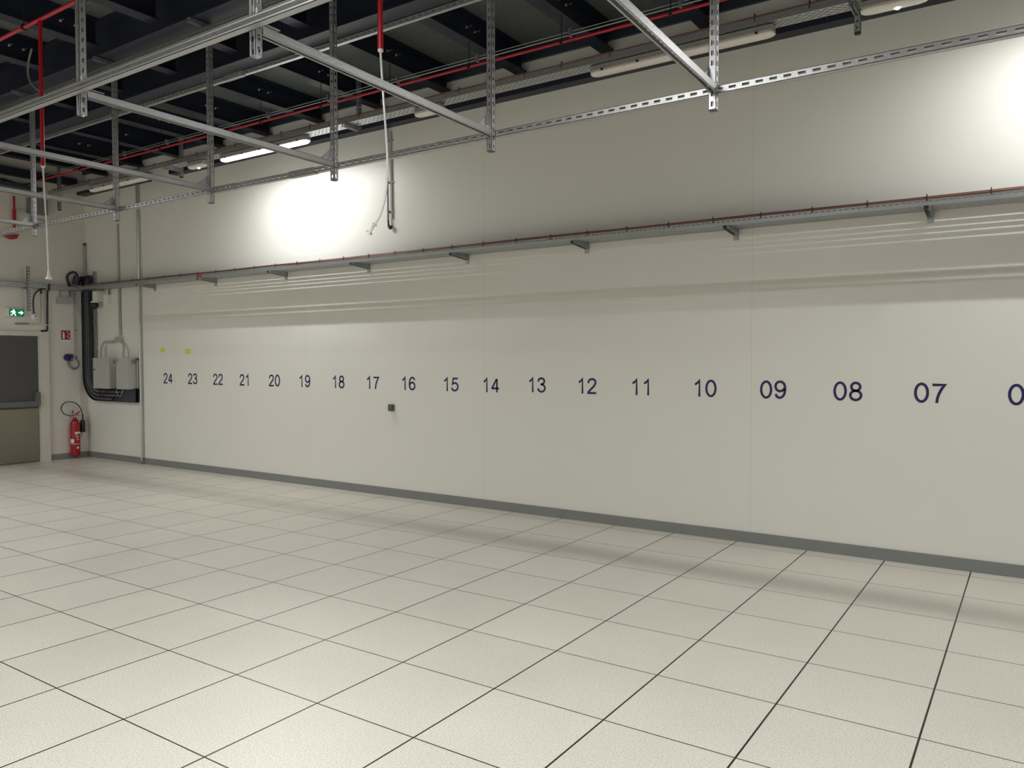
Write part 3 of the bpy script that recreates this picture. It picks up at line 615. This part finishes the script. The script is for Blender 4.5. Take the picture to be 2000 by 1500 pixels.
# ---------------------------------------------------------------- left wall fittings
X = LX
t = thing('door_wall_cable_tray', (X, -3, 2.77), 'dark steel cable tray along the door wall', 'cable tray')
mb = MB()
slot_plate(mb, -5.0, -0.55, (X+0.006, X+0.12), [X+0.04, X+0.08], lambda a, b, c, dd: mb.box(c, dd, a, b, 2.765, 2.767), 0.06, 0.03, 0.012)
slot_plate(mb, -5.0, -0.55, (2.765, 2.82), [2.795], lambda a, b, c, dd: mb.box(X+0.12, X+0.122, a, b, c, dd), 0.06, 0.03, 0.012)
mb.build('tray_channel', GALVD, t)
t = thing('vertical_strut', (X, -1.39, 2.38), 'vertical slotted strut crossing the tray above the exit sign', 'strut')
strut((X+0.145, -1.40, 2.385), (X+0.145, -1.40, 3.09), (-1, 0, 0), 0.05, 0.024).build('strut_channel', GALVD, t)
MB().box(X+0.001, X+0.123, -1.415, -1.385, 2.74, 2.763).build('stand_off', GALVD, t)
# exit sign
t = thing('exit_sign', (X, -1.55, 2.30), 'small green lit exit sign above the door', 'sign')
MB().box(X+0.001, X+0.05, -1.685, -1.41, 2.295, 2.425).build('sign_case', WHITEP, t)
MB().box(X+0.05, X+0.053, -1.645, -1.425, 2.302, 2.418).build('green_panel', GREEN, t); gp = [c for c in t.children if c.name.startswith('green_panel')][0]
pm = MB()
q = X+0.0535
def yz(mb, pts): return mb.prism(pts, 'x', X+0.0532, X+0.0555)
yc = -1.585
pm.tube([(X+0.0532, yc+0.008, 2.400), (X+0.0555, yc+0.008, 2.400)], 0.011, 10)
yz(pm, [(yc-0.020, 2.388), (yc+0.018, 2.388), (yc+0.022, 2.352), (yc-0.012, 2.352)])
yz(pm, [(yc+0.018, 2.386), (yc+0.040, 2.366), (yc+0.034, 2.360), (yc+0.016, 2.374)]); yz(pm, [(yc-0.020, 2.388), (yc-0.040, 2.366), (yc-0.034, 2.360), (yc-0.014, 2.376)])
yz(pm, [(yc+0.005, 2.354), (yc+0.022, 2.354), (yc+0.040, 2.312), (yc+0.028, 2.310)]); yz(pm, [(yc-0.012, 2.354), (yc+0.004, 2.354), (yc-0.018, 2.318), (yc-0.042, 2.316), (yc-0.042, 2.326), (yc-0.024, 2.328)])
pm.build('running_figure', GWHITE, gp)
am = MB(); yc = -1.475
yz(am, [(yc-0.035, 2.352), (yc, 2.352), (yc, 2.330), (yc+0.036, 2.362), (yc, 2.394), (yc, 2.372), (yc-0.035, 2.372)]); am.build('arrow', GWHITE, gp)
# dark vertical cable by the door and its arc
t = thing('door_cable', (X, -1.08, 2.06), 'black cable dropping from the tray to the door frame corner', 'cable')
MB().tube([(X+0.14, -1.09, 2.84), (X+0.14, -1.085, 2.76), (X+0.05, -1.075, 2.72), (X+0.03, -1.075, 2.12), (X+0.03, -1.085, 2.095), (X+0.03, -1.17, 2.09)], 0.014, 8).build('cable', BLACK, t)
for z in (2.55, 2.18): MB().box(X+0.001, X+0.05, -1.093, -1.055, z, z+0.012).build('clip', WHITEP, t)
t = thing('arc_cable', (X, -1.2, 2.4), 'black cable arching from the tray to the round white device', 'cable')
MB().tube(smooth([(X+0.10, -1.12, 2.755), (X+0.08, -1.19, 2.75), (X+0.05, -1.255, 2.68), (X+0.035, -1.28, 2.58), (X+0.03, -1.28, 2.45), (X+0.03, -1.272, 2.355)], 5), 0.011, 8).build('cable', DARKB, t)
t = thing('round_device', (X, -1.265, 2.32), 'round white sounder on the wall right of the exit sign', 'alarm')
MB().tube([(X+0.001, -1.262, 2.315), (X+0.025, -1.262, 2.315), (X+0.045, -1.262, 2.315)], [0.055, 0.055, 0.04], 20).build('base', WHITEP, t)
MB().tube([(X+0.045, -1.255, 2.32), (X+0.050, -1.255, 2.32)], 0.012, 10).build('grille', DGREY, t)
t = thing('white_conduit', (X, -1.3, 2.2), 'cream conduit bending from the tray to above the door', 'conduit')
MB().tube([(X+0.03, -1.15, 2.76), (X+0.03, -1.145, 2.25)]+arc((X+0.03, -1.195, 2.25), 0.05, 0, -90, 6, 'yz')[1:]+[(X+0.03, -1.36, 2.198)], 0.012, 8).build('pipe', FRAME, t)
MB().tube([(X+0.03, -1.36, 2.198), (X+0.03, -1.55, 2.192)], 0.011, 8).build('door_contact', VENT, t)
MB().tube([(X+0.03, -1.16, 2.80), (X+0.03, -1.155, 2.68)], 0.014, 8).build('black_end', BLACK, t)
# junction box under the tray
t = thing('junction_box', (X, -0.81, 2.55), 'grey junction box below the tray on the door wall', 'box')
MB().box(X+0.001, X+0.06, -0.925, -0.70, 2.545, 2.64).build('box_body', GREYP, t)
MB().tube([(X+0.03, -0.86, 2.641), (X+0.03, -0.86, 2.763)], 0.011, 8).build('conduit_stub', GREYP, t)
t = thing('tray_bracket', (X, -0.71, 2.66), 'small strut bracket under the tray beside the grey junction box', 'bracket')
strut((X+0.03, -0.71, 2.665), (X+0.03, -0.71, 2.764), (-1, 0, 0), 0.05, 0.02, size=0.03).build('bracket_channel', GALVD, t)
# thin conduit to the blue socket
t = thing('socket_conduit', (X, -0.65, 1.65), 'thin grey conduit running down to the blue socket', 'conduit')
MB().tube([(X+0.02, -0.645, 2.764), (X+0.02, -0.64, 1.66)], 0.009, 8).build('pipe', GREYP, t)
for z in (2.70, 2.11, 1.66): MB().box(X+0.001, X+0.028, -0.635, -0.61, z, z+0.012).build('clip', DGREY, t)
# fire sign
t = thing('fire_sign', (X, -0.78, 1.91), 'small red and white fire extinguisher sign above the blue socket', 'sign')
MB().box(X+0.001, X+0.004, -0.86, -0.705, 1.915, 2.115).build('white_backing', WHITEP, t)
MB().box(X+0.004, X+0.006, -0.855, -0.71, 1.96, 2.11).build('red_panel', REDS, t); rp = [c for c in t.children if c.name.startswith('red_panel')][0]
pm = MB().box(X+0.006, X+0.0075, -0.832, -0.800, 1.975, 2.065).box(X+0.006, X+0.0075, -0.822, -0.810, 2.065, 2.085).box(X+0.006, X+0.0075, -0.840, -0.822, 2.078, 2.085)
pm.build('extinguisher_pictogram', WHITEP, rp)
pm = MB()
for a, b in ((-0.762, 2.08), (-0.745, 2.045), (-0.768, 2.01), (-0.742, 1.985)): pm.prism([(a, b), (a+0.018, b-0.010), (a+0.024, b+0.008), (a+0.010, b+0.018)], 'x', X+0.006, X+0.0075)
pm.build('flame_pictogram', WHITEP, rp)
# blue socket with loop
t = thing('blue_socket', (X, -0.76, 1.6), 'blue device on the wall above the fire extinguisher', 'device')
MB().tube([(X+0.001, -0.765, 1.668), (X+0.06, -0.765, 1.668), (X+0.075, -0.765, 1.668)], [0.058, 0.055, 0.04], 14).box(X+0.001, X+0.07, -0.765, -0.70, 1.615, 1.72).build('case', BLUE, t)
MB().box(X+0.0705, X+0.073, -0.76, -0.71, 1.63, 1.655).build('label_plate', GREYP, t)
MB().tube(smooth([(X+0.03, -0.77, 1.612), (X+0.04, -0.755, 1.53), (X+0.04, -0.69, 1.475), (X+0.04, -0.61, 1.50), (X+0.04, -0.59, 1.58), (X+0.03, -0.625, 1.635), (X+0.02, -0.64, 1.655)], 6), 0.007, 8).tube(smooth([(X+0.03, -0.75, 1.612), (X+0.04, -0.735, 1.55), (X+0.04, -0.68, 1.495), (X+0.04, -0.62, 1.51)], 6), 0.005, 6).build('cable', DGREY, t)
# fire extinguisher
ex, ey = X+0.10, -0.707
t = thing('fire_extinguisher', (ex, ey, 0.05), 'red fire extinguisher with black hose hung beside the door', 'fire extinguisher')
MB().lathe((ex, ey, 0.05), [(0.060, 0), (0.072, 0.008), (0.074, 0.03), (0.074, 0.50), (0.070, 0.535), (0.056, 0.575), (0.034, 0.605), (0.024, 0.618), (0.022, 0.635)], 28).build('cylinder', REDX, t); cyl = [c for c in t.children][0]
MB().lathe((ex, ey, 0.68), [(0.016, 0), (0.018, 0.02), (0.013, 0.03), (0.013, 0.05)], 14).build('valve', GALV, t)
MB().box(ex-0.012, ex+0.012, ey-0.045, ey-0.020, 0.735, 0.80).build('pin_tag', VENT, t)
MB().prism([(ey-0.015, 0.725), (ey+0.09, 0.785), (ey+0.095, 0.775), (ey+0.0, 0.71)], 'x', ex-0.012, ex+0.012).box(ex-0.010, ex+0.010, ey+0.0, ey+0.09, 0.71, 0.718).build('handle', REDX, t)
MB().tube(smooth([(ex+0.01, ey-0.01, 0.712), (ex+0.03, ey-0.09, 0.715), (ex+0.02, ey-0.17, 0.745), (ex, ey-0.208, 0.81), (ex-0.02, ey-0.19, 0.885), (ex-0.03, ey-0.12, 0.935), (ex-0.03, ey-0.02, 0.935), (ex-0.02, ey+0.06, 0.885), (ex, ey+0.105, 0.80), (ex, ey+0.12, 0.72), (ex, ey+0.125, 0.63)], 6), 0.0075, 8).build('hose', BLACK, t)
MB().lathe((ex, ey+0.125, 0.43), [(0.036, 0), (0.038, 0.01), (0.036, 0.17), (0.030, 0.195), (0.012, 0.205), (0.012, 0.30)], 16).build('horn', BLACK, t)
def wrap(z0, z1, a0, a1, r, name, mm):
    vs = []; fs = []; n = 8
    for i in range(n+1):
        a = math.radians(a0+(a1-a0)*i/n)
        for rr in (r, r+0.0012):
            for z in (z0, z1): vs.append((ex+rr*math.cos(a), ey+rr*math.sin(a), z))
    for i in range(n):
        k = i*4; fs += [(k+2, k+6, k+7, k+3), (k, k+1, k+5, k+4), (k+1, k+3, k+7, k+5), (k, k+4, k+6, k+2)]
    fs += [(0, 2, 3, 1), (n*4, n*4+1, n*4+3, n*4+2)]
    MB().add(vs, fs).build(name, mm, cyl)
wrap(0.415, 0.445, -30, 60, 0.0745, 'white_band', WHITEP); wrap(0.245, 0.252, -80, 60, 0.0745, 'white_line', WHITEP)
wrap(0.265, 0.33, -85, -40, 0.0745, 'instruction_label', WHITEP); wrap(0.17, 0.205, -10, 15, 0.0745, 'inspection_label', WHITEP)
for i, z in enumerate((0.395, 0.37, 0.345, 0.318)): wrap(z, z+0.009, -22+i*4, 5+(i % 2)*14, 0.0745, 'label_text_line', WHITEP)
MB().box(X+0.001, X+0.03, ey-0.03, ey+0.03, 0.40, 0.46).build('wall_hook', GALVD, t)
# upper left: tray, red pipe, grey unit
t = thing('upper_cable_tray', (X, -3, 4.27), 'steel cable tray high on the door wall under the ceiling', 'cable tray')
mb = MB(); mb.box(X+0.05, X+0.22, -6.0, -1.20, 4.27, 4.272); mb.box(X+0.22, X+0.222, -6.0, -1.20, 4.27, 4.33); mb.box(X+0.048, X+0.05, -6.0, -1.20, 4.27, 4.33); mb.build('tray_channel', FLANGE, t)
t = thing('cable_bundle', (X, -3, 4.33), 'messy dark cables piled in the tray high on the door wall', 'cable')
for j in range(6): MB().tube([(X+0.075+0.022*j+0.005*math.sin(i*2+j), -5.9+i*0.13, 4.31+0.02*(j % 3)+0.02*math.sin(i*1.9+j*2)) for i in range(36)], 0.011, 6).build('cable', DARKB if j % 2 else BLACK, t)
struct(MB().box(X+0.001, X+0.10, FY+0.01, WY-0.16, 4.47, 4.59).build('trim_1', NAVY), 'navy steel edge along the top of the door wall')
t = thing('red_wall_pipe', (X, -1.54, 3.5), 'vertical red pipe with a red horn on the upper door wall', 'pipe')
MB().tube([(X+0.06, -1.545, 4.16), (X+0.06, -1.545, 3.60)], 0.016, 10).tube([(X+0.06, -1.545, 3.95), (X+0.06, -1.545, 3.78)], 0.026, 10).build('pipe', RED, t)
MB().prism([(-1.70, 3.525), (-1.50, 3.575), (-1.53, 3.50), (-1.60, 3.485)], 'x', X+0.02, X+0.10).build('red_horn', RED, t)
t = thing('grey_wall_unit', (X, -1.2, 3.9), 'grey unit with pipes on the upper door wall behind the cross beams', 'box')
MB().box(X+0.001, X+0.09, -1.34, -1.06, 3.93, 4.17).build('unit_body', VENT, t)
MB().tube(smooth([(X+0.05, -1.50, 3.97), (X+0.06, -1.38, 3.93), (X+0.06, -1.25, 3.86), (X+0.06, -1.05, 3.83)], 5), 0.012, 8).build('pipe', GREYP, t)
